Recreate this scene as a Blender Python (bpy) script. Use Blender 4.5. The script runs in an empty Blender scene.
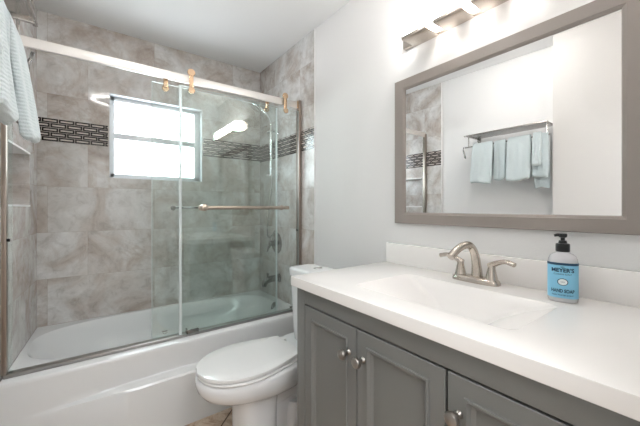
import bpy, bmesh, math, random
from math import sin, cos, pi, radians, exp
from mathutils import Vector, Matrix
random.seed(7)
C = bpy.context.scene.collection
scene = bpy.context.scene

# ------------------------------------------------------------------ camera, light, exposure
F_PX, YAW = 307.2, 0.6361
cd = bpy.data.cameras.new('camera'); cam = bpy.data.objects.new('camera', cd); C.objects.link(cam)
cam.location = (0.2845, -2.6126, 1.1943); cam.rotation_euler = (pi/2, 0, -YAW)
cd.sensor_fit = 'HORIZONTAL'; cd.sensor_width = 36; cd.lens = 36*F_PX/640
cd.shift_y = -5.35/640; cd.clip_start = 0.02
scene.camera = cam
w = bpy.data.worlds.new('sky'); scene.world = w; w.use_nodes = True
w.node_tree.nodes['Background'].inputs[0].default_value = (0.92, 0.97, 1.0, 1)
w.node_tree.nodes['Background'].inputs[1].default_value = 11.5
def area(name, loc, rot, sx, sy, power, col, portal=False):
    l = bpy.data.lights.new(name, 'AREA'); l.shape = 'RECTANGLE'; l.size = sx; l.size_y = sy
    l.energy = power; l.color = col
    o = bpy.data.objects.new(name, l); C.objects.link(o); o.location = loc; o.rotation_euler = rot
    if portal: l.cycles.is_portal = True
    return o
area('window_sky_portal', (0.69, 0.155, 1.70), (-pi/2, 0, 0), 0.62, 0.58, 1, (1, 1, 1), True)
area('hall_fill', (0.6, -3.55, 2.41), (0, 0, 0), 1.6, 1.2, 54, (0.93, 0.97, 1.0))  # added frontal fill, an unseen area light behind the camera
SHADE_E, RING_E = 15.5, 50.0
vs = scene.view_settings
scene.display_settings.display_device = 'sRGB'
vs.view_transform = 'Standard'; vs.look = 'None'; vs.gamma = 1; vs.use_curve_mapping = False
vs.exposure = 0.39

# ------------------------------------------------------------------ materials
def mat(name, col=(.8,.8,.8), rough=.5, metal=0, **kw):
    m = bpy.data.materials.new(name); m.use_nodes = True
    b = m.node_tree.nodes['Principled BSDF']
    b.inputs['Base Color'].default_value = (*col, 1); b.inputs['Roughness'].default_value = rough
    b.inputs['Metallic'].default_value = metal
    for k, v in kw.items(): b.inputs[k.replace('_', ' ')].default_value = v
    return m
def N(m, t, **kw):
    n = m.node_tree.nodes.new(t)
    for k, v in kw.items(): setattr(n, k, v)
    return n
def L(m, a, b): m.node_tree.links.new(a, b)
def P(m): return m.node_tree.nodes['Principled BSDF']
def coord(m, mode='Object'):
    return N(m, 'ShaderNodeTexCoord').outputs[mode]
def noise(m, vec, scale, detail=3, rough=.55, dist=0):
    n = N(m, 'ShaderNodeTexNoise'); n.inputs['Scale'].default_value = scale
    n.inputs['Detail'].default_value = detail; n.inputs['Roughness'].default_value = rough
    n.inputs['Distortion'].default_value = dist
    if vec is not None: L(m, vec, n.inputs['Vector'])
    return n
def ramp(m, fac, stops):
    r = N(m, 'ShaderNodeValToRGB'); e = r.color_ramp.elements
    e[0].position, e[0].color = stops[0][0], (*stops[0][1], 1)
    e[1].position, e[1].color = stops[-1][0], (*stops[-1][1], 1)
    for p, c in stops[1:-1]:
        q = e.new(p); q.color = (*c, 1)
    L(m, fac, r.inputs[0]); return r
def bump(m, h, strength, dist=.002):
    b = N(m, 'ShaderNodeBump'); b.inputs['Strength'].default_value = strength; b.inputs['Distance'].default_value = dist
    L(m, h, b.inputs['Height']); L(m, b.outputs[0], P(m).inputs['Normal'])
def mixc(m, fac, a, b, mode='MIX'):
    n = N(m, 'ShaderNodeMix', data_type='RGBA', blend_type=mode)
    for s, v in ((n.inputs[0], fac), (n.inputs[6], a), (n.inputs[7], b)):
        if isinstance(v, (int, float)): s.default_value = v
        elif isinstance(v, tuple): s.default_value = (*v, 1)
        else: L(m, v, s)
    return n.outputs[2]
def plane_uv(m, axes, off):
    s = N(m, 'ShaderNodeSeparateXYZ'); L(m, coord(m), s.inputs[0])
    c = N(m, 'ShaderNodeCombineXYZ')
    for i, a in enumerate(axes):
        ad = N(m, 'ShaderNodeMath', operation='ADD'); L(m, s.outputs[a], ad.inputs[0]); ad.inputs[1].default_value = off[i]
        L(m, ad.outputs[0], c.inputs[i])
    return c.outputs[0]
def brick(m, vec, w_, h_, mortar, offset, c1, c2, cm, freq=2):
    b = N(m, 'ShaderNodeTexBrick'); b.offset = offset; b.offset_frequency = freq; b.squash = 1
    b.inputs['Scale'].default_value = 1; b.inputs['Brick Width'].default_value = w_; b.inputs['Row Height'].default_value = h_
    b.inputs['Mortar Size'].default_value = mortar; b.inputs['Mortar Smooth'].default_value = .1
    b.inputs['Bias'].default_value = 0
    for k, c in (('Color1', c1), ('Color2', c2), ('Mortar', cm)): b.inputs[k].default_value = (*c, 1)
    L(m, vec, b.inputs['Vector']); return b

def stone(name, axes, off):
    m = mat(name, rough=.06)
    uv = plane_uv(m, axes, off)
    b = brick(m, uv, .607, .297, .0014, .34, (1, 1, 1), (.95, .945, .94), (.80, .77, .74))
    rnd = brick(m, uv, .607, .297, 0, .34, (0, 0, 0), (1, 1, 1), (0, 0, 0))
    sc = N(m, 'ShaderNodeVectorMath', operation='MULTIPLY_ADD'); L(m, rnd.outputs['Color'], sc.inputs[0]); sc.inputs[1].default_value = (7, 5, 9); L(m, coord(m), sc.inputs[2])
    co = sc.outputs[0]                                  # every tile is cut from another bit of stone
    big = noise(m, co, 3.0, 7, .60, 1.3); fine = noise(m, co, 16, 8, .7, .6)
    base = ramp(m, big.outputs[0], [(.30, (.41, .345, .30)), (.42, (.56, .51, .475)), (.52, (.65, .63, .61)), (.68, (.77, .765, .76))])
    mott = ramp(m, fine.outputs[0], [(.30, (.66, .64, .62)), (.48, (.97, .97, .97)), (.66, (1.10, 1.10, 1.10))])
    c = mixc(m, .75, base.outputs[0], mott.outputs[0], 'MULTIPLY')
    vn = noise(m, co, 2.2, 8, .66, 1.2)
    ab = N(m, 'ShaderNodeMath', operation='SUBTRACT'); L(m, vn.outputs[0], ab.inputs[0]); ab.inputs[1].default_value = .5
    a2 = N(m, 'ShaderNodeMath', operation='ABSOLUTE'); L(m, ab.outputs[0], a2.inputs[0])
    vein = ramp(m, a2.outputs[0], [(0, (.50, .50, .50)), (.008, (.30, .30, .30)), (.05, (0, 0, 0))])
    patch = ramp(m, noise(m, co, 1.9, 3).outputs[0], [(.47, (0, 0, 0)), (.60, (1, 1, 1))])
    vf = mixc(m, 1.0, vein.outputs[0], patch.outputs[0], 'MULTIPLY')
    c = mixc(m, vf, c, (.40, .31, .25))
    c = mixc(m, 1.0, c, b.outputs['Color'], 'MULTIPLY')
    L(m, c, P(m).inputs['Base Color'])
    bump(m, b.outputs['Fac'], -.2, .001)
    return m
# rows: lines at z = .441 + k*.297 ; joints at x = .256 / .463
M_TILE_BACK = stone('stone_tile_back', (0, 2), (.351+.607, -.441+2*.297))
M_TILE_SIDE = stone('stone_tile_side', (1, 2), (1.9, -.441+2*.297)); P(M_TILE_SIDE).inputs['Roughness'].default_value = .2
def band(name, axis):
    m = mat(name, rough=.12)
    uv = plane_uv(m, (axis, 2), (.0275+.9 if axis == 0 else 2.0, -1.6205))
    outer = brick(m, uv, .0825, .0294, .0013, .5, (1,1,1), (1,1,1), (0,0,0))
    inner = brick(m, uv, .0825, .0294, .0108, .5, (1,1,1), (1,1,1), (0,0,0))
    c = mixc(m, inner.outputs['Color'], (.018, .011, .010), (.58, .52, .48))
    c = mixc(m, outer.outputs['Color'], (.52, .47, .43), c)
    L(m, c, P(m).inputs['Base Color'])
    return m
M_BAND_BACK = band('mosaic_band_back', 0); M_BAND_SIDE = band('mosaic_band_side', 1)
def paint(name, col, rough=.6, b=.25, sc=140):
    m = mat(name, col, rough); bump(m, noise(m, coord(m), sc, 3).outputs[0], b, .002); return m
M_WALL = paint('white_wall_paint', (.81, .80, .795))
M_WALL_DIM = paint('dimmed_wall_paint', (.69, .668, .65))  # wall paint darkened and warmed to offset strong lamp light on the projection
M_CEIL = paint('ceiling_paint', (.84, .835, .83), .8, .45, 90)
M_TRIM = mat('white_trim', (.85, .84, .83), .3)
M_ACR = mat('white_acrylic', (.74, .748, .75), .12)
M_PORC = mat('white_porcelain', (.82, .825, .835), .06)
M_SEAT = mat('white_seat_plastic', (.81, .805, .80), .12)
M_QTZ = mat('white_cultured_marble', (.90, .872, .85), .14)
M_CAB = mat('grey_cabinet_paint', (.185, .187, .180), .42)
M_DARK = mat('gap_shade', (.015, .015, .015), .8)
M_FRAME = mat('taupe_mirror_frame', (.30, .262, .24), .38)
M_MIRROR = mat('mirror_silver', (.93, .935, .93), 0, 1)
def nickel(name, col, rough):
    m = mat(name, col, rough, 1)
    return m
M_NICK = nickel('brushed_nickel', (.55, .495, .44), .26)
M_WARM = nickel('warm_nickel', (.72, .60, .50), .28)
M_JAMB = nickel('brown_nickel', (.39, .33, .29), .38)
M_BRONZE = nickel('bronze_nickel', (.66, .47, .31), .25)
M_TRACK = nickel('grey_track', (.40, .39, .375), .35)
M_BAR = nickel('bar_nickel', (.47, .40, .335), .28)
M_KNOB = nickel('knob_nickel', (.36, .335, .31), .33)
M_RAIL = nickel('polished_rail', (.86, .83, .80), .5)
M_CHR = nickel('chrome', (.82, .82, .82), .1)
M_DCHR = nickel('dark_nickel', (.30, .29, .28), .22)
M_SHELF = nickel('grey_nickel', (.55, .53, .51), .25)
M_ALU = mat('window_aluminium', (.68, .70, .72), .4, .35)
M_BLACK = mat('black_plastic', (.012, .012, .013), .3)
M_FLOOR = mat('brown_floor_tile', rough=.3)
def _floor():
    m = M_FLOOR; co = coord(m)
    n1 = noise(m, co, 14, 7, .65, .8)
    r = ramp(m, n1.outputs[0], [(.30, (.28, .17, .10)), (.44, (.47, .34, .24)), (.56, (.63, .51, .40)), (.70, (.74, .67, .58))])
    s = N(m, 'ShaderNodeMapping'); L(m, co, s.inputs[0]); s.inputs['Rotation'].default_value = (0, 0, radians(45)); s.inputs['Location'].default_value = (.056, .18, 0)
    b = brick(m, s.outputs[0], .33, .33, .004, 0, (1,1,1), (.92,.9,.88), (.16,.12,.09))
    L(m, mixc(m, 1.0, r.outputs[0], b.outputs['Color'], 'MULTIPLY'), P(m).inputs['Base Color'])
_floor()
def thin_glass(name, tint, ior=1.5, boost=1.0):
    m = bpy.data.materials.new(name); m.use_nodes = True
    nt = m.node_tree; nt.nodes.remove(P(m)); out = nt.nodes['Material Output']
    t = N(m, 'ShaderNodeBsdfTransparent'); t.inputs[0].default_value = (*tint, 1)
    g = N(m, 'ShaderNodeBsdfGlossy'); g.inputs['Roughness'].default_value = 0; g.inputs[0].default_value = (1, 1, 1, 1)
    ge = N(m, 'ShaderNodeNewGeometry'); dt = N(m, 'ShaderNodeVectorMath', operation='DOT_PRODUCT')
    L(m, ge.outputs['Normal'], dt.inputs[0]); L(m, ge.outputs['Incoming'], dt.inputs[1])
    def mth(op, a, b_):
        n = N(m, 'ShaderNodeMath', operation=op)
        for k, v in enumerate((a, b_)):
            if v is None: continue
            if isinstance(v, (int, float)): n.inputs[k].default_value = v
            else: L(m, v, n.inputs[k])
        return n.outputs[0]
    c1 = mth('SUBTRACT', 1.0, mth('ABSOLUTE', dt.outputs['Value'], None))
    fr = mth('ADD', mth('MULTIPLY', mth('POWER', c1, 5.0), .95), .055)     # Schlick, the same from both sides of the sheet
    mx = N(m, 'ShaderNodeMixShader'); L(m, fr, mx.inputs[0])
    L(m, t.outputs[0], mx.inputs[1]); L(m, g.outputs[0], mx.inputs[2]); L(m, mx.outputs[0], out.inputs[0])
    return m
M_GLASS = thin_glass('shower_glass', (.950, .982, .970))
M_PANE = thin_glass('window_glass', (.97, .99, 1.0))
M_SEAL = mat('clear_edge_seal', (.82, .89, .89), .25); P(M_SEAL).inputs['Transmission Weight'].default_value = .25
M_EDGE = mat('glass_edge', (.70, .80, .78), .12)
def emis(name, col, s):
    m = mat(name, col, .4); P(m).inputs['Emission Color'].default_value = (*col, 1); P(m).inputs['Emission Strength'].default_value = s; return m
M_SHADE = emis('lit_frosted_glass', (1.0, .975, .95), SHADE_E)
M_RING = emis('lit_ring_diffuser', (1.0, .98, .95), RING_E)
def terry(name, col, sc):
    m = mat(name, col, .95); P(m).inputs['Sheen Weight'].default_value = .4
    co = coord(m)
    wv = N(m, 'ShaderNodeTexWave', wave_type='BANDS', bands_direction='Z'); wv.inputs['Scale'].default_value = sc
    wv.inputs['Distortion'].default_value = 1.5; wv.inputs['Detail'].default_value = 2; L(m, co, wv.inputs['Vector'])
    n = noise(m, co, 420, 2)
    h = N(m, 'ShaderNodeMath', operation='ADD'); L(m, wv.outputs[1], h.inputs[0]); L(m, n.outputs[0], h.inputs[1])
    bump(m, h.outputs[0], .6, .0025)
    c = mixc(m, n.outputs[0], tuple(.82*x for x in col), tuple(min(1, 1.1*x) for x in col)); L(m, c, P(m).inputs['Base Color'])
    return m
M_TERRY = terry('pale_blue_terry', (.64, .715, .73), 32)
M_TERRY2 = terry('grey_blue_terry', (.58, .66, .68), 32)
M_LABEL = mat('blue_label', (.25, .59, .80), .45)
M_NAVY = mat('navy_ink', (.012, .055, .12), .5)
M_WINK = mat('white_ink', (.82, .86, .88), .5)
M_SOAP = mat('clear_soap_bottle', (.85, .84, .87), .12); P(M_SOAP).inputs['Transmission Weight'].default_value = .35
M_HALL = paint('hall_paint', (.78, .76, .74))

# ------------------------------------------------------------------ mesh helpers
class MB:
    def __init__(s): s.bm = bmesh.new(); s.mi = 0
    def _new(s, f0):
        s.bm.faces.ensure_lookup_table()
        for f in s.bm.faces[f0:]: f.material_index = s.mi
    def box(s, x0, x1, y0, y1, z0, z1, bev=0, seg=2):
        t = bmesh.new(); bmesh.ops.create_cube(t, size=1)
        for v in t.verts: v.co = Vector(((x0+x1)/2+v.co.x*(x1-x0), (y0+y1)/2+v.co.y*(y1-y0), (z0+z1)/2+v.co.z*(z1-z0)))
        if bev: bmesh.ops.bevel(t, geom=t.edges[:], offset=bev, segments=seg, affect='EDGES', profile=.5, clamp_overlap=True)
        s.add(t); return s
    def add(s, t, mtx=None):
        if mtx is not None: bmesh.ops.transform(t, matrix=mtx, verts=t.verts)
        me = bpy.data.meshes.new('tmp'); t.to_mesh(me); t.free()
        f0 = len(s.bm.faces); s.bm.from_mesh(me); bpy.data.meshes.remove(me); s._new(f0)
    def loft(s, rings, cap0=True, cap1=True, closed=True):
        f0 = len(s.bm.faces)
        R = [[s.bm.verts.new(p) for p in r] for r in rings]; n = len(R[0])
        for a, b in zip(R, R[1:]):
            for i in range(n if closed else n-1):
                j = (i+1) % n; s.bm.faces.new((a[i], a[j], b[j], b[i]))
        if cap0: s.bm.faces.new(R[0][::-1])
        if cap1: s.bm.faces.new(R[-1])
        s._new(f0); return s
    def tube(s, pts, r, n=12, caps=True, flat=None):
        pts = [Vector(p) for p in pts]; rs = r if isinstance(r, (list, tuple)) else [r]*len(pts)
        rings = []; up = None
        for i, p in enumerate(pts):
            d = (pts[min(i+1, len(pts)-1)]-pts[max(i-1, 0)]).normalized()
            if up is None: up = d.orthogonal().normalized() if flat is None else Vector(flat)
            up = (up-d*up.dot(d)).normalized(); sd = d.cross(up)
            rr = rs[i]; ra, rb = rr if isinstance(rr, (tuple, list)) else (rr, rr)
            rings.append([p+up*(ra*cos(2*pi*k/n))+sd*(rb*sin(2*pi*k/n)) for k in range(n)])
        return s.loft(rings, caps, caps)
    def lathe(s, prof, origin, axis=(0, 0, 1), n=28):
        ax = Vector(axis).normalized(); u = ax.orthogonal().normalized(); v = ax.cross(u); o = Vector(origin)
        return s.loft([[o+ax*h+(u*cos(2*pi*k/n)+v*sin(2*pi*k/n))*max(r, 1e-4) for k in range(n)] for r, h in prof])
    def torus(s, c, axis, R, r, n=32, m=10):
        ax = Vector(axis).normalized(); u = ax.orthogonal().normalized(); v = ax.cross(u); c = Vector(c)
        f0 = len(s.bm.faces); V = []
        for i in range(n):
            d = u*cos(2*pi*i/n)+v*sin(2*pi*i/n)
            V.append([s.bm.verts.new(c+d*(R+r*cos(2*pi*j/m))+ax*(r*sin(2*pi*j/m))) for j in range(m)])
        for i in range(n):
            for j in range(m): s.bm.faces.new((V[i][j], V[(i+1) % n][j], V[(i+1) % n][(j+1) % m], V[i][(j+1) % m]))
        s._new(f0); return s
    def build(s, name, m, parent=None, sharp=35, smooth=True):
        bmesh.ops.recalc_face_normals(s.bm, faces=s.bm.faces[:])
        org = parent_origin(parent)
        for v in s.bm.verts: v.co -= org
        me = bpy.data.meshes.new(name); s.bm.to_mesh(me); s.bm.free()
        for x in (m if isinstance(m, list) else [m]): me.materials.append(x)
        if smooth:
            me.polygons.foreach_set('use_smooth', [True]*len(me.polygons)); me.set_sharp_from_angle(angle=radians(sharp))
        o = bpy.data.objects.new(name, me); C.objects.link(o)
        if parent: o.parent = parent
        return o
def parent_origin(p):
    v = Vector((0, 0, 0))
    while p is not None: v += p.location; p = p.parent
    return v
def tag(o, label, cat, group=None):
    o['label'] = label; o['category'] = cat
    if group: o['group'] = group
    return o
def thing(name, label, cat, loc, group=None):
    o = bpy.data.objects.new(name, None); C.objects.link(o); o.location = loc; o.empty_display_size = .05
    return tag(o, label, cat, group)
def struct(o):
    o['kind'] = 'structure'; return o
def catmull(pts, n=8):
    pts = [Vector(p) for p in pts]; P_ = [pts[0]*2-pts[1]]+pts+[pts[-1]*2-pts[-2]]; out = []
    for i in range(1, len(P_)-2):
        a, b, c, d = P_[i-1:i+3]
        for k in range(n):
            t = k/n; out.append(.5*((2*b)+(c-a)*t+(2*a-5*b+4*c-d)*t*t+(3*b-a-3*c+d)*t**3))
    out.append(pts[-1]); return out
def lerps(vals, n=8):
    out = []
    for a, b in zip(vals, vals[1:]): out += [a+(b-a)*k/n for k in range(n)]
    return out+[vals[-1]]
def superell(cx, cy, a, b, e, n=64, z=0):
    out = []
    for k in range(n):
        t = 2*pi*k/n; ct, st = cos(t), sin(t)
        out.append(Vector((cx+a*math.copysign(abs(ct)**(2/e), ct), cy+b*math.copysign(abs(st)**(2/e), st), z)))
    return out
def rrect(x0, x1, y0, y1, r, z, k=6):
    out = []
    for cx, cy, a0 in ((x1-r, y1-r, 0), (x0+r, y1-r, pi/2), (x0+r, y0+r, pi), (x1-r, y0+r, 3*pi/2)):
        for i in range(k+1):
            a = a0+pi/2*i/k; out.append(Vector((cx+r*cos(a), cy+r*sin(a), z)))
    return out
def plate_with_hole(mb, outer, inner, z):
    """flat face between outer polygon and inner loop"""
    bm = mb.bm; f0 = len(bm.faces)
    vo = [bm.verts.new((p[0], p[1], z)) for p in outer]; vi = [bm.verts.new((p[0], p[1], z)) for p in inner]
    es = [bm.edges.new((v[i], v[(i+1) % len(v)])) for v in (vo, vi) for i in range(len(v))]
    bmesh.ops.triangle_fill(bm, edges=es, use_beauty=True, normal=(0, 0, 1)); mb._new(f0)

W, H = 1.524, 2.44
SKEW = .055        # the left wall opens out a little towards the room
YT = -0.868          # where the tile stops on the side walls
YV = -1.537          # left end of the countertop
RIM = .440           # bathtub rim height
YR = -.687           # sliding door track

# ------------------------------------------------------------------ the setting
WX0, WX1, WZ0, WZ1 = .376, 1.009, 1.404, 2.001
b = MB()
b.box(-.3, WX0, 0, .16, 0, H); b.box(WX1, W+.3, 0, .16, 0, H); b.box(WX0, WX1, 0, .16, 0, WZ0); b.box(WX0, WX1, 0, .16, WZ1, H)
struct(b.build('wall_back', M_TILE_BACK, smooth=False))
NY0, NY1, NZ0, NZ1, ND = -.655, -.195, 1.205, 1.505, .095
b = MB()
b.box(-.13, 0, YT, NY0, 0, H); b.box(-.13, 0, NY1, .02, 0, H); b.box(-.13, 0, NY0, NY1, 0, NZ0); b.box(-.13, 0, NY0, NY1, NZ1, H)
b.box(-.13, -ND, NY0, NY1, NZ0, NZ1)
struct(b.build('wall_left_tile', M_TILE_SIDE, smooth=False)).rotation_euler[2] = -SKEW
b = MB(); b.box(-.13, -.008, -2.72, YT, 0, H); struct(b.build('wall_left', M_WALL, smooth=False)).rotation_euler[2] = -SKEW
b = MB()
for z in (NZ0, NZ1): b.box(-ND, .004, NY0, NY1, z-.005, z+.005)
struct(b.build('trim_1', M_TRIM, smooth=False)).rotation_euler[2] = -SKEW        # edging of the recessed shelf
b = MB(); b.box(W, W+.12, YT, .02, 0, H); struct(b.build('wall_right_tile', M_TILE_SIDE, smooth=False))
b = MB(); b.box(W+.004, W+.12, -2.72, YT, 0, H); struct(b.build('wall_right', M_WALL, smooth=False))
b = MB(); b.box(W-.003, W+.004, YT-.007, YT, 0, H, .002); struct(b.build('trim_2', M_TRIM))
b = MB(); b.box(-.008, .003, YT-.007, YT, 0, H, .002); struct(b.build('trim_3', M_TRIM)).rotation_euler[2] = -SKEW
BZ0, BZ1 = 1.6205, 1.7675
b = MB(); b.box(0, WX0-.008, -.003, 0, BZ0, BZ1); b.box(WX1+.008, W, -.003, 0, BZ0, BZ1); struct(b.build('trim_4', M_BAND_BACK, smooth=False))
b = MB(); b.box(W-.003, W, YT, -.003, BZ0-.012, BZ1-.008); struct(b.build('trim_5', M_BAND_SIDE, smooth=False))
b = MB(); b.box(0, .003, YT, -.003, BZ0, BZ1); struct(b.build('trim_6', M_BAND_SIDE, smooth=False)).rotation_euler[2] = -SKEW
DX0, DX1, DZ = .06, .80, 2.04
b = MB(); b.box(-.13, DX0, -2.72, -2.605, 0, H); b.box(DX1, W+.12, -2.72, -2.605, 0, H); b.box(DX0, DX1, -2.72, -2.605, DZ, H)
struct(b.build('wall_front', M_WALL, smooth=False))
b = MB(); b.box(-1.3, W+1.0, -4.5, .16, -.1, 0); struct(b.build('floor', M_FLOOR, smooth=False))
b = MB(); b.box(-1.3, W+1.0, -4.5, .16, H, H+.1); struct(b.build('ceiling', M_CEIL, smooth=False))
b = MB(); b.box(-1.3, -1.2, -4.5, -2.72, 0, H); struct(b.build('wall_hall_left', M_HALL, smooth=False))
b = MB(); b.box(W+.9, W+1.0, -4.5, -2.72, 0, H); struct(b.build('wall_hall_right', M_HALL, smooth=False))
b = MB(); b.box(-1.3, W+1.0, -4.6, -4.5, 0, H); struct(b.build('wall_hall_back', M_HALL, smooth=False))
b = MB(); b.box(-1.2, -.13, -2.72, -2.66, 0, H); b.box(W+.12, W+.9, -2.72, -2.66, 0, H); struct(b.build('wall_hall_front', M_HALL, smooth=False))
b = MB()
b.box(W-.010, W+.004, -1.52, YT-.01, 0, .09, .003); struct(b.build('baseboard_right', M_TRIM))
# window
win = bpy.data.objects.new('window_1', None); C.objects.link(win); win.location = (.69, .07, WZ0); struct(win)
b = MB(); fy0, fy1 = .055, .12; t = .033
b.box(WX0, WX1, .001, .13, WZ1-.006, WZ1); b.box(WX0, WX1, .001, .13, WZ0, WZ0+.006); b.box(WX0, WX0+.006, .001, .13, WZ0, WZ1); b.box(WX1-.006, WX1, .001, .13, WZ0, WZ1)
b.build('window_reveal', M_ALU, win, smooth=False)
b = MB()
b.box(WX0+.006, WX0+t, fy0, fy1, WZ0, WZ1, .003); b.box(WX1-.050, WX1-.006, fy0, fy1, WZ0, WZ1, .003); b.box(WX0, WX1, fy0, fy1, WZ0+.005, WZ0+.036, .003); b.box(WX0, WX1, fy0, fy1, WZ1-.036, WZ1-.005, .003)
b.build('window_frame', M_ALU, win)
b = MB(); b.box(WX0+t, WX1-.050, fy0-.008, fy1-.02, 1.692, 1.734, .004); b.build('meeting_rail', M_ALU, win)
b = MB(); b.box(.66, .71, fy0-.022, fy0-.006, 1.722, 1.733, .003); b.build('sash_lock', M_ALU, win)
b = MB(); b.box(WX0+.02, WX1-.02, .092, .097, 1.715, WZ1-.02); b.build('window_pane', M_PANE, win, smooth=False)
b = MB(); b.box(WX0+.02, WX1-.02, .078, .083, WZ0+.02, 1.71); b.build('window_pane', M_PANE, win, smooth=False)
b = MB(); b.box(-.13, .058, -2.72, -1.822, 0, H); struct(b.build('wall_left_projection', M_WALL_DIM, smooth=False))

# ------------------------------------------------------------------ bathtub
tub = thing('bathtub', 'white alcove bathtub with a curved ledge along its apron', 'bathtub', (W/2, -.38, 0))
b = MB()
inner = superell(.728, -.345, .722, .317, 3.2, 96)
YF = -.752
plate_with_hole(b, [(.0015, -.0015), (W-.0015, -.0015), (W-.0015, YF), (.0015+SKEW*YF, YF)], [(p.x, p.y) for p in inner], RIM)
rings = []
for dz, ins, xs in ((0, 0, 0), (-.004, .004, 0), (-.012, .009, 0), (-.04, .017, .008), (-.10, .034, .04), (-.19, .062, .10), (-.235, .095, .15), (-.255, .15, .21)):
    rings.append([Vector((.728+.02*(xs/.1)+(p.x-.728)*(1-(ins+xs)/.722), -.345+(p.y+.345)*(1-ins/.317), RIM+dz)) for p in inner])
b.loft(rings, False, True)
ss = lambda x: max(0, min(1, x))**2*(3-2*max(0, min(1, x)))
nx = 60; prof = []
rings = []
for i in range(nx+1):
    x = .0015+SKEW*YF+(W-.003-SKEW*YF)*i/nx
    bl = .056*ss((x-.02)/.50)*ss((W-.02-x)/.50); zl = .272+.020*ss((x)/.6)*ss((W-x)/.6)
    rings.append([Vector((x, y, z)) for y, z in ((YF, RIM), (YF-.006, RIM-.002), (YF-.010, RIM-.008), (YF-.011, RIM-.02), (YF-.010, zl+.04), (YF-.010, zl+.010), (YF-.010-.10*bl, zl+.004),
        (YF-.010-.55*bl, zl-.002), (YF-.010-.88*bl, zl-.006), (YF-.010-bl, zl-.016), (YF-.010-bl, .12), (YF-.010-bl, 0), (YF+.03, 0))])
b.loft(rings, False, False, closed=False)
bmesh.ops.remove_doubles(b.bm, verts=b.bm.verts[:], dist=.0004)
b.build('tub_body', M_ACR, tub, sharp=30)
b = MB(); b.lathe([(.046, 0), (.046, .005), (.034, .012), (0, .013)], (1.432, -.455, .404), (-1, 0, .25), 24); b.build('overflow_plate', M_DCHR, tub)
b = MB(); b.lathe([(.032, 0), (.032, .003), (.02, .006), (0, .006)], (1.20, -.36, RIM-.254), (0, 0, 1), 24); b.build('drain', M_CHR, tub)

# ------------------------------------------------------------------ shower enclosure
fr = thing('shower_door_frame', 'brushed metal sliding shower door frame on the bathtub rim', 'shower frame', (W/2, YR, RIM))
HZ0, HZ1 = 1.928, 1.975
b = MB(); b.box(-.034, W-.002, YR-.008, YR+.008, HZ0, HZ1, .003); b.build('header_rail', M_RAIL, fr)
b = MB(); b.box(-.034, W-.002, YR-.022, YR+.022, RIM, RIM+.018, .004); b.build('bottom_track', M_TRACK, fr)
b = MB(); b.box(-.0395, -.0225, YR-.020, YR+.014, RIM+.016, 1.955, .002); b.build('side_jamb', M_JAMB, fr)
b = MB(); b.box(-.0225, -.006, YR-.004, YR+.004, RIM+.018, 1.93); b.build('jamb_strip', M_GLASS, fr, smooth=False)
b = MB(); b.box(W-.034, W-.0005, YR-.013, YR-.0085, HZ0-.004, HZ1+.006, .002); b.build('header_bracket', M_BRONZE, fr)
b = MB(); b.box(W-.024, W-.0005, YR-.020, YR+.020, RIM+.016, 1.985, .003); b.build('side_jamb', M_JAMB, fr)
b = MB(); b.lathe([(.009, 0), (.009, .012), (.006, .016), (0, .016)], (W-.024, YR-.010, 1.03), (-1, 0, 0), 14); b.build('bumper', M_BLACK, fr)
b = MB(); b.lathe([(.007, 0), (.007, .010), (0, .012)], (-.0225, YR-.010, 1.05), (1, 0, 0), 14); b.build('bumper', M_BLACK, fr)
b = MB(); b.box(.722, .79, YR-.030, YR-.023, RIM+.016, RIM+.040, .002); b.box(.722, .730, YR-.030, YR+.004, RIM+.016, RIM+.044, .002); b.build('door_guide', M_DCHR, fr)
b = MB(); b.box(W-.05, W-.002, YR+.05, YR+.075, RIM+.0005, RIM+.010, .003); b.build('wall_clip', M_DCHR, fr)
def glass_door(x0, x1, yc, label, front):
    g = thing('glass_shower_door', label, 'shower door', ((x0+x1)/2, yc, RIM+.02))
    z0, z1 = RIM+.020, 1.902
    b = MB(); b.box(x0+.003, x1-.003, yc-.004, yc+.004, z0, z1)
    for f in b.bm.faces:
        f.normal_update(); f.material_index = 0 if abs(f.normal.y) > .5 else 1
    b.build('glass_panel', [M_GLASS, M_EDGE], g, smooth=False)
    for xe, wd in (((x0, .015), (x1-.003, .003)) if front else ((x0, .002), (x1-.011, .011))):
        b = MB(); b.box(xe, xe+wd, yc-.0048, yc+.0048, z0, z1, .001); b.build('edge_seal', M_SEAL if wd > .005 else M_EDGE, g)
    sg = -1 if front else 1
    for xr in ((x0+.068, x1-.108) if front else (x0+.072, x1-.078)):
        b = MB()
        yo = YR+sg*.012
        b.lathe([(.020, 0), (.022, .003), (.022, .010), (.019, .013), (0, .014)], (xr, yo, 1.990 if front else 1.950), (0, sg, 0), 22)
        b.box(xr-.012, xr+.012, min(yo+sg*.003, yo+sg*.011), max(yo+sg*.003, yo+sg*.011), 1.885, 1.99 if front else 1.955, .002)
        b.lathe([(.017, 0), (.019, .003), (.019, .008), (.016, .011), (0, .012)], (xr, yc+sg*.004, 1.900-.017), (0, sg, 0), 22)
        b.build('roller_hanger', M_BRONZE, g)
    return g
PF = glass_door(.682, 1.494, YR-.018, 'front sliding glass shower door carrying the long towel bar', True)
PB = glass_door(.548, 1.340, YR+.018, 'rear sliding glass shower door behind the towel bar door', False)
b = MB()
yb = YR-.022-.055
b.tube([(.790, yb, 1.194), (1.378, yb, 1.194)], .0115, 14)
for x, k in ((.806, 1), (1.350, .62)):
    b.lathe([(.018, 0), (.018, .006), (.010, .01), (.010, .040), (.020*k, .044), (.020*k, .068), (.016*k, .071), (0, .072)], (x, YR-.022, 1.194), (0, -1, 0), 18)
b.build('towel_bar', M_BAR, PF)
b = MB(); b.tube([(.655, YR+.05, 1.194), (.85, YR+.05, 1.194)], .005, 10)
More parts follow.
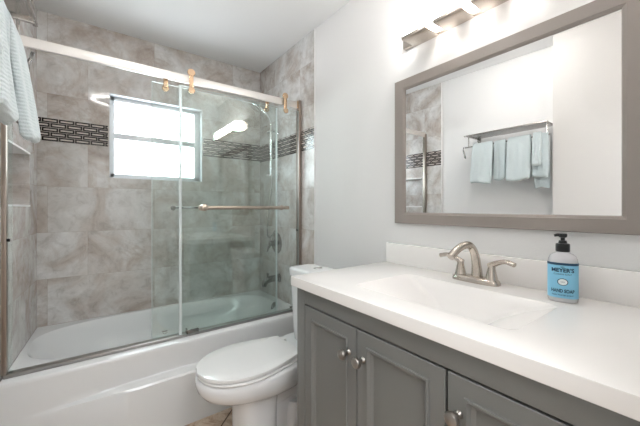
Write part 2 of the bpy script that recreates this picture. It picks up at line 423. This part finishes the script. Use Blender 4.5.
b.lathe([(.014, 0), (.014, .01), (.006, .014), (.006, .03)], (.66, YR+.022, 1.194), (0, 1, 0), 16)
b.lathe([(.006, 0), (.006, .03)], (.84, YR+.022, 1.194), (0, 1, 0), 12); b.build('pull_bar', M_DCHR, PB)
b = MB(); b.box(.600, .628, YR+.0132, YR+.0138, .486, .490)
b.tube(catmull([(.603, YR+.0136, .480), (.615, YR+.0136, .473), (.628, YR+.0136, .480)], 6), .0011, 6); b.build('etched_mark', M_DCHR, PB)

# ------------------------------------------------------------------ shower plumbing on the right wall
YS = -.325
sh = thing('hand_shower', 'chrome hand shower on a slide bar high on the tiled end wall', 'shower head', (W, YS, 1.46))
b = MB(); XS, YV_ = W-.062, YS
YS = YS-.018
b.tube([(XS, YS, 1.455), (XS, YS, 1.835)], .012, 14)
b.build('slide_bar', M_CHR, sh)
for z in (1.465, 1.825):
    b = MB(); b.lathe([(.022, 0), (.022, .006), (.010, .012), (.010, .07)], (W, YS, z), (-1, 0, 0), 16); b.tube([(XS, YS+.06, z), (XS, YS-.03, z)], .011, 12); b.build('bar_bracket', M_CHR, sh)
b = MB(); b.tube(catmull([(XS, YS, 1.83), (XS-.002, YS+.005, 1.90), (XS-.025, YS+.055, 1.985), (XS-.07, YS+.10, 2.035)], 6), lerps([.010, .010, .011, .013], 6), 12); b.build('handle', M_CHR, sh)
b = MB(); d = Vector((-.55, .1, -.83)).normalized()
b.lathe([(.012, -.03), (.03, -.018), (.050, -.004), (.052, .006), (.046, .010), (0, .010)], Vector((XS-.085, YS+.11, 2.03)), d, 26); b.build('spray_head', M_CHR, sh)
b = MB()
b.tube(catmull([(XS, YS-.02, 1.455), (XS-.02, YS-.03, 1.30), (XS-.02, YS+.02, 1.10), (XS-.01, YS+.05, .97), (XS+.02, YS+.05, .95), (W-.004, YS+.02, 1.02)], 8), .0065, 10); b.build('hose', M_SHELF, sh)
YS = YV_
va = thing('shower_valve', 'round nickel shower valve plate above the bathtub spout', 'faucet', (W, YS, .90))
b = MB(); b.lathe([(.086, 0), (.085, .005), (.072, .011), (.03, .014), (.03, .03), (0, .03)], (W, YS, .898), (-1, 0, 0), 36); b.build('escutcheon', M_DCHR, va)
b = MB(); b.lathe([(.022, .028), (.021, .06), (.016, .07), (0, .07)], (W, YS, .898), (-1, 0, 0), 20); b.tube([(W-.055, YS, .898), (W-.062, YS+.03, .86), (W-.066, YS+.05, .825)], [.010, .009, .006], 12); b.build('handle', M_DCHR, va)
YP = -.362
sp = thing('tub_spout', 'dark nickel bathtub spout below the round valve plate', 'faucet', (W, YP, .61))
b = MB(); b.lathe([(.036, 0), (.036, .006), (.026, .012), (.026, .02)], (W, YP, .612), (-1, 0, 0), 24); b.build('flange', M_DCHR, sp)
b = MB(); b.tube(catmull([(W-.012, YP, .615), (W-.07, YP, .614), (W-.110, YP, .604), (W-.132, YP, .583), (W-.136, YP, .560)], 6), lerps([.027, .026, .024, .021, .018], 6), 18); b.build('spout', M_DCHR, sp)
b = MB(); b.lathe([(.006, 0), (.006, .02), (.010, .024), (.010, .032), (0, .034)], (W-.105, YP, .63), (0, 0, 1), 14); b.build('diverter_knob', M_DCHR, sp)

# ------------------------------------------------------------------ toilet
TY = -1.178
to = thing('toilet', 'white toilet with closed lid between bathtub and grey vanity', 'toilet', (1.05, TY, 0))
def egg(x0, x1, hw, z, n=56, sq=2.6, wide=.42, cy=TY):
    """plan outline: x0 tip, x1 back, widest at 'wide' of the length from the back"""
    out = []; xm = x1-(x1-x0)*wide
    for k in range(n):
        t = 2*pi*k/n; ct, st = cos(t), sin(t)
        if ct >= 0: x = xm+(x1-xm)*abs(ct)**(2/sq)*1; y = cy+hw*math.copysign(abs(st)**(2/sq), st)
        else: x = xm-(xm-x0)*abs(ct)**(2/2.05); y = cy+hw*math.copysign(abs(st)**(2/2.05), st)
        out.append(Vector((x, y, z)))
    return out
def lid_outline(x0, x1, hw, hb, z, n=40):
    """lid: elongated front, straight sides tapering to a flat back of half width hb"""
    pts = []; L_ = x1-x0
    for k in range(n+1):
        t = k/n; x = x1-L_*t
        s_ = (1-t)
        if t < .5: h = hb+(hw-hb)*(sin(t/.5*pi/2)*.6+.4*t/.5)
        else: u = (t-.5)/.5; h = hw*max(0, 1-u**2.25)**.5
        pts.append((x, h))
    up = [Vector((x, TY+h, z)) for x, h in pts]; dn = [Vector((x, TY-h, z)) for x, h in pts[::-1][1:]]
    return up+dn
def inset(loop, d, dz):
    c = sum(loop, Vector())/len(loop); out = []
    for p in loop:
        v = p-c; l = math.hypot(v.x, v.y); k = max(0, (l-d)/l); out.append(Vector((c.x+v.x*k, c.y+v.y*k, p.z+dz)))
    return out
ZL = .462
lo = lid_outline(.662, 1.150, .180, .120, ZL)
b = MB(); b.loft([inset(lo, .004, -.018), inset(lo, .001, -.016), inset(lo, 0, -.011), inset(lo, .0006, -.004), inset(lo, .0022, -.0010), inset(lo, .005, 0), inset(lo, .06, 0)], True, True); b.build('lid', M_SEAT, to, 24)
so = lid_outline(.664, 1.125, .184, .135, ZL-.0205)
b = MB(); b.loft([inset(so, .005, -.013), inset(so, .001, -.010), inset(so, 0, -.006), inset(so, .002, -.002), inset(so, .006, 0)], True, True); b.build('seat', M_SEAT, to, 40)
for s_ in (-1, 1):
    b = MB(); b.box(1.128, 1.175, TY+s_*.085-.022, TY+s_*.085+.022, ZL-.036, ZL-.003, .007); b.build('hinge', M_SEAT, to)
b = MB()
zr = ZL-.035
rs = [egg(.668, 1.20, .178, zr, wide=.5), egg(.660, 1.205, .184, zr-.010, wide=.5), egg(.660, 1.205, .186, zr-.030, wide=.5), egg(.668, 1.205, .182, zr-.058, wide=.5), egg(.688, 1.205, .172, zr-.085, wide=.48),
      egg(.725, 1.20, .154, zr-.108, wide=.46), egg(.78, 1.20, .132, zr-.127, wide=.45), egg(.84, 1.20, .108, zr-.138, wide=.45), egg(.90, 1.19, .08, zr-.146, wide=.45)]
b.loft(rs[::-1], True, True)
b.build('bowl', M_PORC, to, 60)
b = MB()                                                     # front column of the foot
b.loft([superell(.940, TY, .098*k, .106*k, 3.2, 48, z) for z, k in ((0, 1.02), (.03, 1.0), (.12, .97), (.22, .98), (.28, 1.04), (.315, 1.15))], True, True)
b.build('pedestal', M_PORC, to, 60)
b = MB()                                                     # trapway and rear foot
b.box(.98, 1.25, TY-.062, TY+.062, 0, .29, .01)
b.loft([superell(1.205, TY, .115*k, .114*k, 4, 40, z) for z, k in ((0, 1), (.10, .99), (.16, .96), (.19, .90))], True, True)
b.tube(catmull([(.98, TY, .20), (1.06, TY, .24), (1.15, TY, .25), (1.21, TY, .18), (1.22, TY, .06)], 6), lerps([.06, .072, .075, .078, .08], 6), 24)
b.loft([superell(1.285, TY, .105, .112, 4, 40, z) for z in (0, .02, .2, .30)]+[superell(1.285, TY, .115, .15, 4, 40, .37), superell(1.285, TY, .110, .165, 4, 40, .43)])
b.build('trapway', M_PORC, to, 60)
b = MB(); zt = .845
tk = lambda z, k, g=0: superell(1.312, TY-.036, .092*k+g, .176*k+g, 4.5, 64, z)
b.loft([tk(.425, .80), tk(.43, .83), tk(.50, .88), tk(.70, .955), tk(zt-.045, .97)]); b.build('tank', M_PORC, to, 50)
b = MB(); b.loft([tk(zt-.046, 1.0), tk(zt-.044, 1.035), tk(zt-.016, 1.05), tk(zt-.006, 1.03), tk(zt, .97), tk(zt+.003, .80)]); b.build('tank_lid', M_PORC, to, 50)
to.rotation_euler[2] = .05; to.location.x -= .008
b = MB(); b.lathe([(.026, 0), (.026, .004), (.022, .007), (.02, .005), (0, .005)], (1.312, TY-.036, zt+.002), (0, 0, 1), 28); b.build('flush_button', M_CHR, to)

# ------------------------------------------------------------------ vanity
ZC, XF = .916, .950           # counter top, cabinet face
YE = -2.600
va2 = thing('vanity_cabinet', 'grey painted vanity cabinet with panelled doors under the white countertop', 'cabinet', (1.23, (YV+YE)/2, 0))
ZCB = ZC-.038; ys0 = YV-.019
b = MB()
b.box(XF+.02, W-.002, ys0-.018, ys0, .0, ZCB); b.box(XF+.02, W-.002, YE, YE+.018, 0, ZCB); b.box(XF+.07, W-.002, YE, ys0, .10, .118); b.box(W-.010, W-.002, YE, ys0, .1, ZCB)
b.build('carcass', M_CAB, va2, smooth=False)
b = MB(); b.box(XF+.028, XF+.034, YE+.02, ys0-.02, .12, ZCB-.004); b.build('gap_shade_panel', M_DARK, va2, smooth=False)  # black sheet that paints the interior shade seen through the door gaps
b = MB()
ZD1, ZD0 = .813, .135
b.box(XF, XF+.02, -1.610, ys0, 0, ZCB, .0015); b.box(XF, XF+.02, YE, -1.610, ZD1+.006, ZCB, .0015); b.box(XF, XF+.02, YE, -1.610, .10, ZD0-.004, .0015)
b.box(XF, XF+.02, YE, -2.512, .10, ZD1+.006, .0015)
b.build('face_frame', M_CAB, va2)
b = MB(); b.box(XF+.06, XF+.075, YE, -1.610, 0, .10); b.build('toe_kick', M_CAB, va2, smooth=False)
def cab_door(y1, y0, knob_y):
    def rect(ins, dx): return [Vector((XF-dx, y0+ins, ZD0+ins)), Vector((XF-dx, y1-ins, ZD0+ins)), Vector((XF-dx, y1-ins, ZD1-ins)), Vector((XF-dx, y0+ins, ZD1-ins))]
    b = MB()
    b.loft([rect(0, -.02), rect(0, -.0015), rect(.0015, 0), rect(.041, 0), rect(.0425, .004), rect(.0475, .0045), rect(.0500, .0015), rect(.053, -.004), rect(.058, -.007), rect(.062, -.0095), rect(.0632, -.0095)], True, True)
    d = b.build('door', M_CAB, va2, 20)
    b = MB(); b.lathe([(.010, 0), (.009, .003), (.0055, .007), (.0055, .017), (.012, .021), (.0165, .026), (.0170, .031), (.0145, .036), (.008, .039), (0, .040)], (XF, knob_y, .727), (-1, 0, 0), 24)
    b.build('knob', M_KNOB, d)
cab_door(-1.613, -1.9025, -1.868); cab_door(-1.9065, -2.2055, -1.934); cab_door(-2.2125, -2.509, -2.240)

ct = thing('vanity_countertop', 'white countertop with a moulded rectangular sink and backsplash', 'countertop', (1.22, (YV+YE)/2, ZCB))
XC = .932; BX0, BX1, BY0, BY1 = 1.040, 1.352, -2.318, -1.790
rim = rrect(BX0, BX1, BY0, BY1, .035, ZC)
b = MB()
e = .0025
plate_with_hole(b, [(XC+e, YV-e), (W-.001, YV-e), (W-.001, YE), (XC+e, YE)], [(p.x, p.y) for p in rim], ZC)
def crect(g, z): return [Vector((XC+g, YV-g, z)), Vector((W-.001, YV-g, z)), Vector((W-.001, YE, z)), Vector((XC+g, YE, z))]
b.loft([crect(e, ZC), crect(.0007, ZC-.0007), crect(0, ZC-e), crect(0, ZCB+.002), crect(.002, ZCB), crect(.02, ZCB)], False, False)
bmesh.ops.remove_doubles(b.bm, verts=b.bm.verts[:], dist=.0003)
b.build('slab', M_QTZ, ct, 25)
b = MB()
def brect(ix, iyl, iyr, ixb, r, z): return rrect(BX0+ix, BX1-ixb, BY0+iyr, BY1-iyl, r, z)
b.loft([rrect(BX0, BX1, BY0, BY1, .035, ZC), brect(.002, .002, .002, .002, .034, ZC-.001), brect(.006, .010, .014, .006, .032, ZC-.005), brect(.018, .055, .075, .016, .03, ZC-.030), brect(.034, .125, .14, .03, .03, ZC-.066), brect(.05, .165, .17, .045, .03, ZC-.090), brect(.075, .19, .20, .07, .025, ZC-.100), brect(.10, .22, .225, .10, .02, ZC-.104)], False, True)
b.build('basin', M_QTZ, ct, 80)
b = MB(); b.lathe([(.022, 0), (.022, .002), (.016, .004), (.014, .001), (0, .001)], (1.196, -2.055, ZC-.1035), (0, 0, 1), 24); b.build('drain', M_NICK, ct)
b = MB(); b.box(W-.021, W+.003, YE, YV, ZC-.001, 1.0145, .003); b.build('backsplash', M_QTZ, ct)

# faucet
FX, FY = 1.440, -2.031
fa = thing('sink_faucet', 'brushed nickel two handle faucet with arched spout behind the sink', 'faucet', (FX, FY, ZC))
b = MB()
b.loft([superell(FX, FY, .030, .086, 3.2, 48, ZC), superell(FX, FY, .030, .086, 3.2, 48, ZC+.008), superell(FX, FY, .027, .082, 3.2, 48, ZC+.016), superell(FX, FY, .022, .076, 3.2, 48, ZC+.021), superell(FX, FY, .012, .06, 3.2, 48, ZC+.023)]); b.build('base_plate', M_NICK, fa)
b = MB()
b.tube(catmull([(FX+.006, FY-.003, ZC+.015), (FX+.004, FY-.002, ZC+.06), (FX-.004, FY+.002, ZC+.108), (FX-.024, FY+.008, ZC+.136), (FX-.056, FY+.016, ZC+.138), (FX-.090, FY+.024, ZC+.122), (FX-.120, FY+.030, ZC+.100)], 7),
       lerps([.021, .0165, .0145, .0135, .0135, .0135, .014], 7), 20); b.build('spout', M_NICK, fa)
b = MB(); b.lathe([(.0045, 0), (.0045, .03), (.007, .034), (.007, .04), (0, .042)], (FX+.03, FY, ZC+.02), (0, 0, 1), 12); b.build('lift_rod', M_NICK, fa)
for s_ in (1, -1):
    b = MB(); hy = FY+s_*.058
    b.lathe([(.0225, .014), (.021, .02), (.0165, .04), (.0125, .06), (.013, .068), (.010, .074), (0, .075)], (FX, hy, ZC), (0, 0, 1), 22)
    b.tube(catmull([(FX, hy-s_*.008, ZC+.066), (FX-.002, hy+s_*.02, ZC+.081), (FX-.006, hy+s_*.050, ZC+.090), (FX-.012, hy+s_*.080, ZC+.084)], 6), [(a, c) for a, c in zip(lerps([.012, .0095, .008, .008], 6), lerps([.012, .011, .0115, .010], 6))], 14, flat=(0, 0, 1))
    b.build('handle', M_NICK, fa)

# soap bottle
SX, SY = 1.417, -2.304
so_ = thing('soap_bottle', 'blue labelled hand soap pump bottle beside the faucet', 'soap bottle', (SX, SY, ZC))
fd = Vector((.2845-SX, -2.6126-SY, 0)).normalized(); fr_ = Vector((0, 0, 1)).cross(fd)     # facing and its right hand, seen from outside
RA, RB, EX = .0365, .030, 2.5
def bo(a, g=0):
    ct_, st_ = cos(a), sin(a)
    return fr_*((RA+g)*math.copysign(abs(st_)**(2/EX), st_))+fd*((RB+g)*math.copysign(abs(ct_)**(2/EX), ct_))
def bring(k, z, n=48, g=0): return [Vector((SX, SY, ZC+z))+bo(2*pi*i/n, g)*k for i in range(n)]
def rring(r, z, n=48): return [Vector((SX, SY, ZC+z))+(fr_*sin(2*pi*i/n)+fd*cos(2*pi*i/n))*r for i in range(n)]
b = MB(); b.loft([bring(.90, .0008), bring(.97, .003), bring(1, .010), bring(1, .116), bring(.965, .126), bring(.86, .135), bring(.66, .141), rring(.016, .145), rring(.014, .150)]); b.build('bottle', M_SOAP, so_, 60)
def wrap_patch(a0, a1, z0, z1, g):
    n = 24; t = bmesh.new(); 
    rows = [[t.verts.new(Vector((SX, SY, ZC+z))+bo(a0+(a1-a0)*i/n, g)) for i in range(n+1)] for z in (z0, z1)]
    for i in range(n): t.faces.new((rows[0][i], rows[0][i+1], rows[1][i+1], rows[1][i]))
    return t
b = MB(); b.add(wrap_patch(-1.45, 1.45, .0135, .1165, .0005)); lab = b.build('label', M_LABEL, so_, 60)
b = MB(); b.add(wrap_patch(-1.45, 1.45, .1095, .1165, .0009)); b.build('label_band', M_NAVY, lab, 60)
# arc-length lookup so lettering keeps its width round the bottle
_tab = [(0.0, 0.0)]
for i in range(1, 200):
    a = i*.0075; _tab.append((_tab[-1][0]+(bo(a)-bo(a-.0075)).length, a))
def ang(s):
    q = abs(s)
    for (s0, a0), (s1, a1) in zip(_tab, _tab[1:]):
        if q <= s1: return math.copysign(a0+(a1-a0)*(q-s0)/max(1e-9, s1-s0), s)
    return math.copysign(_tab[-1][1], s)
def lettering(txt, zc, width, height, bold=.0):
    cu = bpy.data.curves.new('t', 'FONT'); cu.body = txt; cu.align_x = 'CENTER'; cu.size = 1; cu.resolution_u = 3; cu.offset = bold
    o = bpy.data.objects.new('t', cu); C.objects.link(o); dg = bpy.context.evaluated_depsgraph_get()
    me = bpy.data.meshes.new_from_object(o.evaluated_get(dg)); bpy.data.objects.remove(o)
    t = bmesh.new(); t.from_mesh(me); bpy.data.meshes.remove(me)
    bmesh.ops.triangulate(t, faces=t.faces[:])
    xs = [v.co.x for v in t.verts]; ys = [v.co.y for v in t.verts]
    for v in t.verts:
        x = (v.co.x-(min(xs)+max(xs))/2)/(max(xs)-min(xs))*width; z = (v.co.y-min(ys))/(max(ys)-min(ys))*height+zc-height/2
        v.co = Vector((SX, SY, ZC+z))+bo(ang(x), .0012)
    return t
def ring_patch(zc, ax, az, g, n=32):
    t = bmesh.new(); c = t.verts.new(Vector((SX, SY, ZC+zc))+bo(0, g)); r = [t.verts.new(Vector((SX, SY, ZC+zc+az*sin(2*pi*i/n)))+bo(ang(ax*cos(2*pi*i/n)), g)) for i in range(n)]
    for i in range(n): t.faces.new((c, r[i], r[(i+1) % n]))
    return t
for txt, zc, wd, ht, bo_ in (("MEYER'S", .0955, .052, .0125, .035), ("CLEAN DAY", .0835, .042, .0042, .01), ("HAND SOAP", .0350, .054, .0105, .035), ("RAIN WATER SCENT", .0225, .050, .0040, .01)):
    b = MB(); b.add(lettering(txt, zc, wd, ht, bo_)); b.build('label_lettering', M_NAVY, lab, smooth=False)
b = MB(); b.add(lettering("MRS.", .1045, .009, .0035, .02)); b.build('label_lettering', M_NAVY, lab, smooth=False)
b = MB(); b.add(ring_patch(.061, .0125, .0105, .0009)); b.build('label_ring', M_NAVY, lab, smooth=False)
b = MB(); b.add(ring_patch(.061, .0105, .0088, .0013)); b.build('label_badge', M_WINK, lab, smooth=False)
b = MB(); b.add(lettering("RAIN", .061, .009, .0028)); 
for v in b.bm.verts: v.co += fd*.0004
b.build('badge_lettering', M_NAVY, lab, smooth=False)
b = MB(); T = Vector((SX, SY, ZC))
b.lathe([(.0165, .147), (.0175, .149), (.0175, .168), (.0165, .171), (.011, .172), (.0095, .180), (0, .180)], T, (0, 0, 1), 28); b.build('pump_collar', M_BLACK, so_)
nd = (fd*.75-fr_*.66).normalized(); nd = Vector((-.45, .89, 0)).normalized()
b = MB(); b.lathe([(.0055, .172), (.0055, .188), (.0095, .190), (.011, .194), (.011, .199), (.009, .201), (0, .201)], T, (0, 0, 1), 22)
b.tube([T+Vector((0, 0, .1955)), T+nd*.012+Vector((0, 0, .1965)), T+nd*.021+Vector((0, 0, .194))], [.0055, .0048, .0038], 12); b.build('pump_head', M_BLACK, so_)

# ------------------------------------------------------------------ framed mirror on the right wall
MY1, MY0, MZ0, MZ1 = -1.591, -2.480, 1.117, 1.822
mi = thing('wall_mirror', 'wide mirror in a taupe wooden frame above the sink', 'mirror', (W, (MY0+MY1)/2, MZ0))
fwid = .064
def mrect(ins, x): return [Vector((x, MY1-ins, MZ0+ins*.84)), Vector((x, MY0+ins, MZ0+ins*.84)), Vector((x, MY0+ins, MZ1-ins*.84)), Vector((x, MY1-ins, MZ1-ins*.84))]
b = MB(); b.loft([mrect(0, W+.003), mrect(0, W-.017), mrect(.0025, W-.020), mrect(fwid-.012, W-.020), mrect(fwid-.010, W-.018), mrect(fwid-.004, W-.016), mrect(fwid, W-.010), mrect(fwid, W-.004)], False, False); b.build('frame', M_FRAME, mi, 25)
b = MB(); b.box(W-.010, W-.004, MY0+fwid-.003, MY1-fwid+.003, MZ0+fwid*.84-.003, MZ1-fwid*.84+.003); b.build('mirror_glass', M_MIRROR, mi, smooth=False)

# ------------------------------------------------------------------ vanity light
LY1, LY0 = -1.645, -2.40
vl = thing('vanity_light', 'brushed nickel bar light with glowing frosted glass blocks', 'wall lamp', (W, (LY0+LY1)/2, 1.97))
b = MB(); b.box(W-.020, W+.003, LY0, LY1, 1.966, 2.075, .003); b.build('back_plate', M_NICK, vl)
for k in range(4):
    y1 = LY1-.070-k*.157; y0 = y1-.133
    b = MB(); b.box(W-.118, W-.024, y0, y1, 1.966, 2.052, .004); s_ = b.build('glass_shade', M_SHADE, vl)
    b = MB(); b.box(W-.121, W-.020, y0+.008, y1-.0005, 1.949, 1.9655, .003); b.box(W-.05, W-.019, (y0+y1)/2-.02, (y0+y1)/2+.02, 1.955, 1.985, .003); b.build('shade_holder', M_NICK, s_)

# ------------------------------------------------------------------ ceiling ring lamp
cl = thing('ceiling_lamp', 'round flush ceiling lamp with a glowing ring over the floor', 'ceiling lamp', (.43, -1.62, H))
b = MB(); b.lathe([(.12, 0), (.12, -.018), (.141, -.026), (.141, -.034), (.12, -.036), (0, -.036)], (.43, -1.62, H), (0, 0, 1), 40); b.build('lamp_base', M_TRIM, cl)
b = MB(); b.torus((.43, -1.62, H-.034), (0, 0, 1), .15, .007, 48, 12); b.build('ring_diffuser', M_RING, cl)

# ------------------------------------------------------------------ towel rack and towels on the left wall
RX, RY1, RY0, RZ = .127, -1.195, -1.815, 1.815
rk = thing('towel_rack', 'two tier nickel towel rack on the white left wall', 'towel rack', (0, (RY0+RY1)/2, RZ))
b = MB()
b.box(-.004+SKEW*RY1*.9, RX-.004, RY0+.006, RY1-.006, RZ-.001, RZ+.002); b.box(RX-.007, RX+.006, RY0, RY1, RZ-.005, RZ+.007, .002)
b.build('shelf', M_SHELF, rk)
for y in (RY1-.034, RY0+.012):
    b = MB(); b.box(-.008+SKEW*y, RX, y-.005, y+.005, RZ-.010, RZ+.002, .002); b.box(-.009+SKEW*y, -.002+SKEW*y, y-.018, y+.018, RZ-.045, RZ+.02, .003); b.build('wall_bracket', M_SHELF, rk)
LZ, LX = 1.725, .086
b = MB(); b.tube([(LX, RY0, LZ), (LX, RY1+.012, LZ)], .006, 12); b.build('lower_bar', M_SHELF, rk)
for y, s_ in ((RY1-.02, 1), (RY0+.02, -1)):
    b = MB(); b.tube([(LX, y, LZ-.004), (LX, y, RZ-.004)], .005, 10); b.build('hanger_post', M_SHELF, rk)
b = MB(); b.tube(catmull([(RX-.008, RY1+.006, LZ), (RX-.014, RY1+.014, LZ-.02), (RX-.022, RY1+.012, LZ-.045), (RX-.024, RY1+.004, LZ-.085), (RX-.020, RY1-.006, LZ-.10)], 6), lerps([.005, .005, .007, .009, .004], 6), 12); b.build('bar_hook', M_DCHR, rk)

def towel(name, label, y1, y0, xf, zf, zb, m, th=.016, skew=0, phase=0, lap=0):
    """folded towel over the lower bar: front leg flaring to xf at zf, back leg to zb, section lofted along y"""
    xb = LX; n = 16; rings = []
    for i in range(n+1):
        u = i/n; y = y1+(y0-y1)*u
        wob = .004*sin(u*7+phase)+.003*sin(u*17+phase*2)
        ed = min(1, min(u, 1-u)*9+.55)
        h = th*ed; fx = xf-.010*(1-ed)
        zf_ = zf+.008*sin(u*5+phase)+skew*u; zb_ = zb+.006*sin(u*6+1+phase)
        fr = lambda z: xb+.012+(fx-xb-.012)*((LZ-z)/(LZ-zf_))**.85+wob*min(1, (LZ-z)/.1)     # outer front surface
        bx = xb-.030+wob*.3
        outer = [(fx-.004, zf_), (fx+.003, zf_+.010), (fr(zf_+.04), zf_+.04), (fr(zf_+.12), zf_+.12), (fr(LZ-.10), LZ-.10), (fr(LZ-.03)+.004, LZ-.03), (xb+.013, LZ+.008+h*.6), (xb, LZ+.010+h), (xb-.013, LZ+.006+h*.6), (xb-.018, LZ-.03), (bx, LZ-.10), (bx, zb_+.02), (bx+.002, zb_)]
        inn = [(bx+.010, zb_), (bx+.012, LZ-.11), (xb-.009, LZ-.03), (xb-.007, LZ+.005), (xb, LZ+.0085), (xb+.007, LZ+.005), (xb+.008, LZ-.035), (fr(LZ-.12)-h, LZ-.12), (fr(zf_+.12)-h*1.4, zf_+.12), (fx-.006-h*1.5, zf_+.03), (fx-.004-h*1.7, zf_+.010), (fx-.004-h*.9, zf_-.005)]
        rings.append([Vector((x, y, z)) for x, z in outer+inn])
    b = MB(); b.loft(rings); o = b.build(name, m, None, 180)
    # origin at the towel's own place
    c = Vector((xb, (y0+y1)/2, LZ)); o.data.transform(Matrix.Translation(-c)); o.location = c
    sd = o.modifiers.new('soft', 'SUBSURF'); sd.levels = 1; sd.render_levels = 2
    return tag(o, label, 'towel', 'folded towels on the towel rack')
towel('hand_towel', 'ribbed pale blue towel at the end of the rack nearest the bathtub', -1.252, -1.425, .146, 1.400, 1.46, M_TERRY, .016, 0, .4)
towel('hand_towel', 'narrow folded blue towel tucked between the two wide ones on the rack', -1.432, -1.522, .108, 1.412, 1.44, M_TERRY2, .010, .02, 1.9)
towel('hand_towel', 'wide pale towel hanging in the middle of the rack', -1.530, -1.700, .134, 1.408, 1.43, M_TERRY, .018, 0, 2.7)
towel('hand_towel', 'bunched blue towel at the end of the rack by the open door', -1.708, -1.808, .112, 1.435, 1.34, M_TERRY2, .012, -.03, 4.1)

flap = towel('folded_flap', '', -1.712, -1.768, .128, 1.505, 1.62, M_TERRY, .009, -.02, 3.1)
host = [o for o in C.objects if o.get('label', '').startswith('bunched blue towel')][0]
flap.location = flap.location-host.location+Vector((.010, 0, .012)); flap.parent = host
for k in ('label', 'category', 'group'): del flap[k]
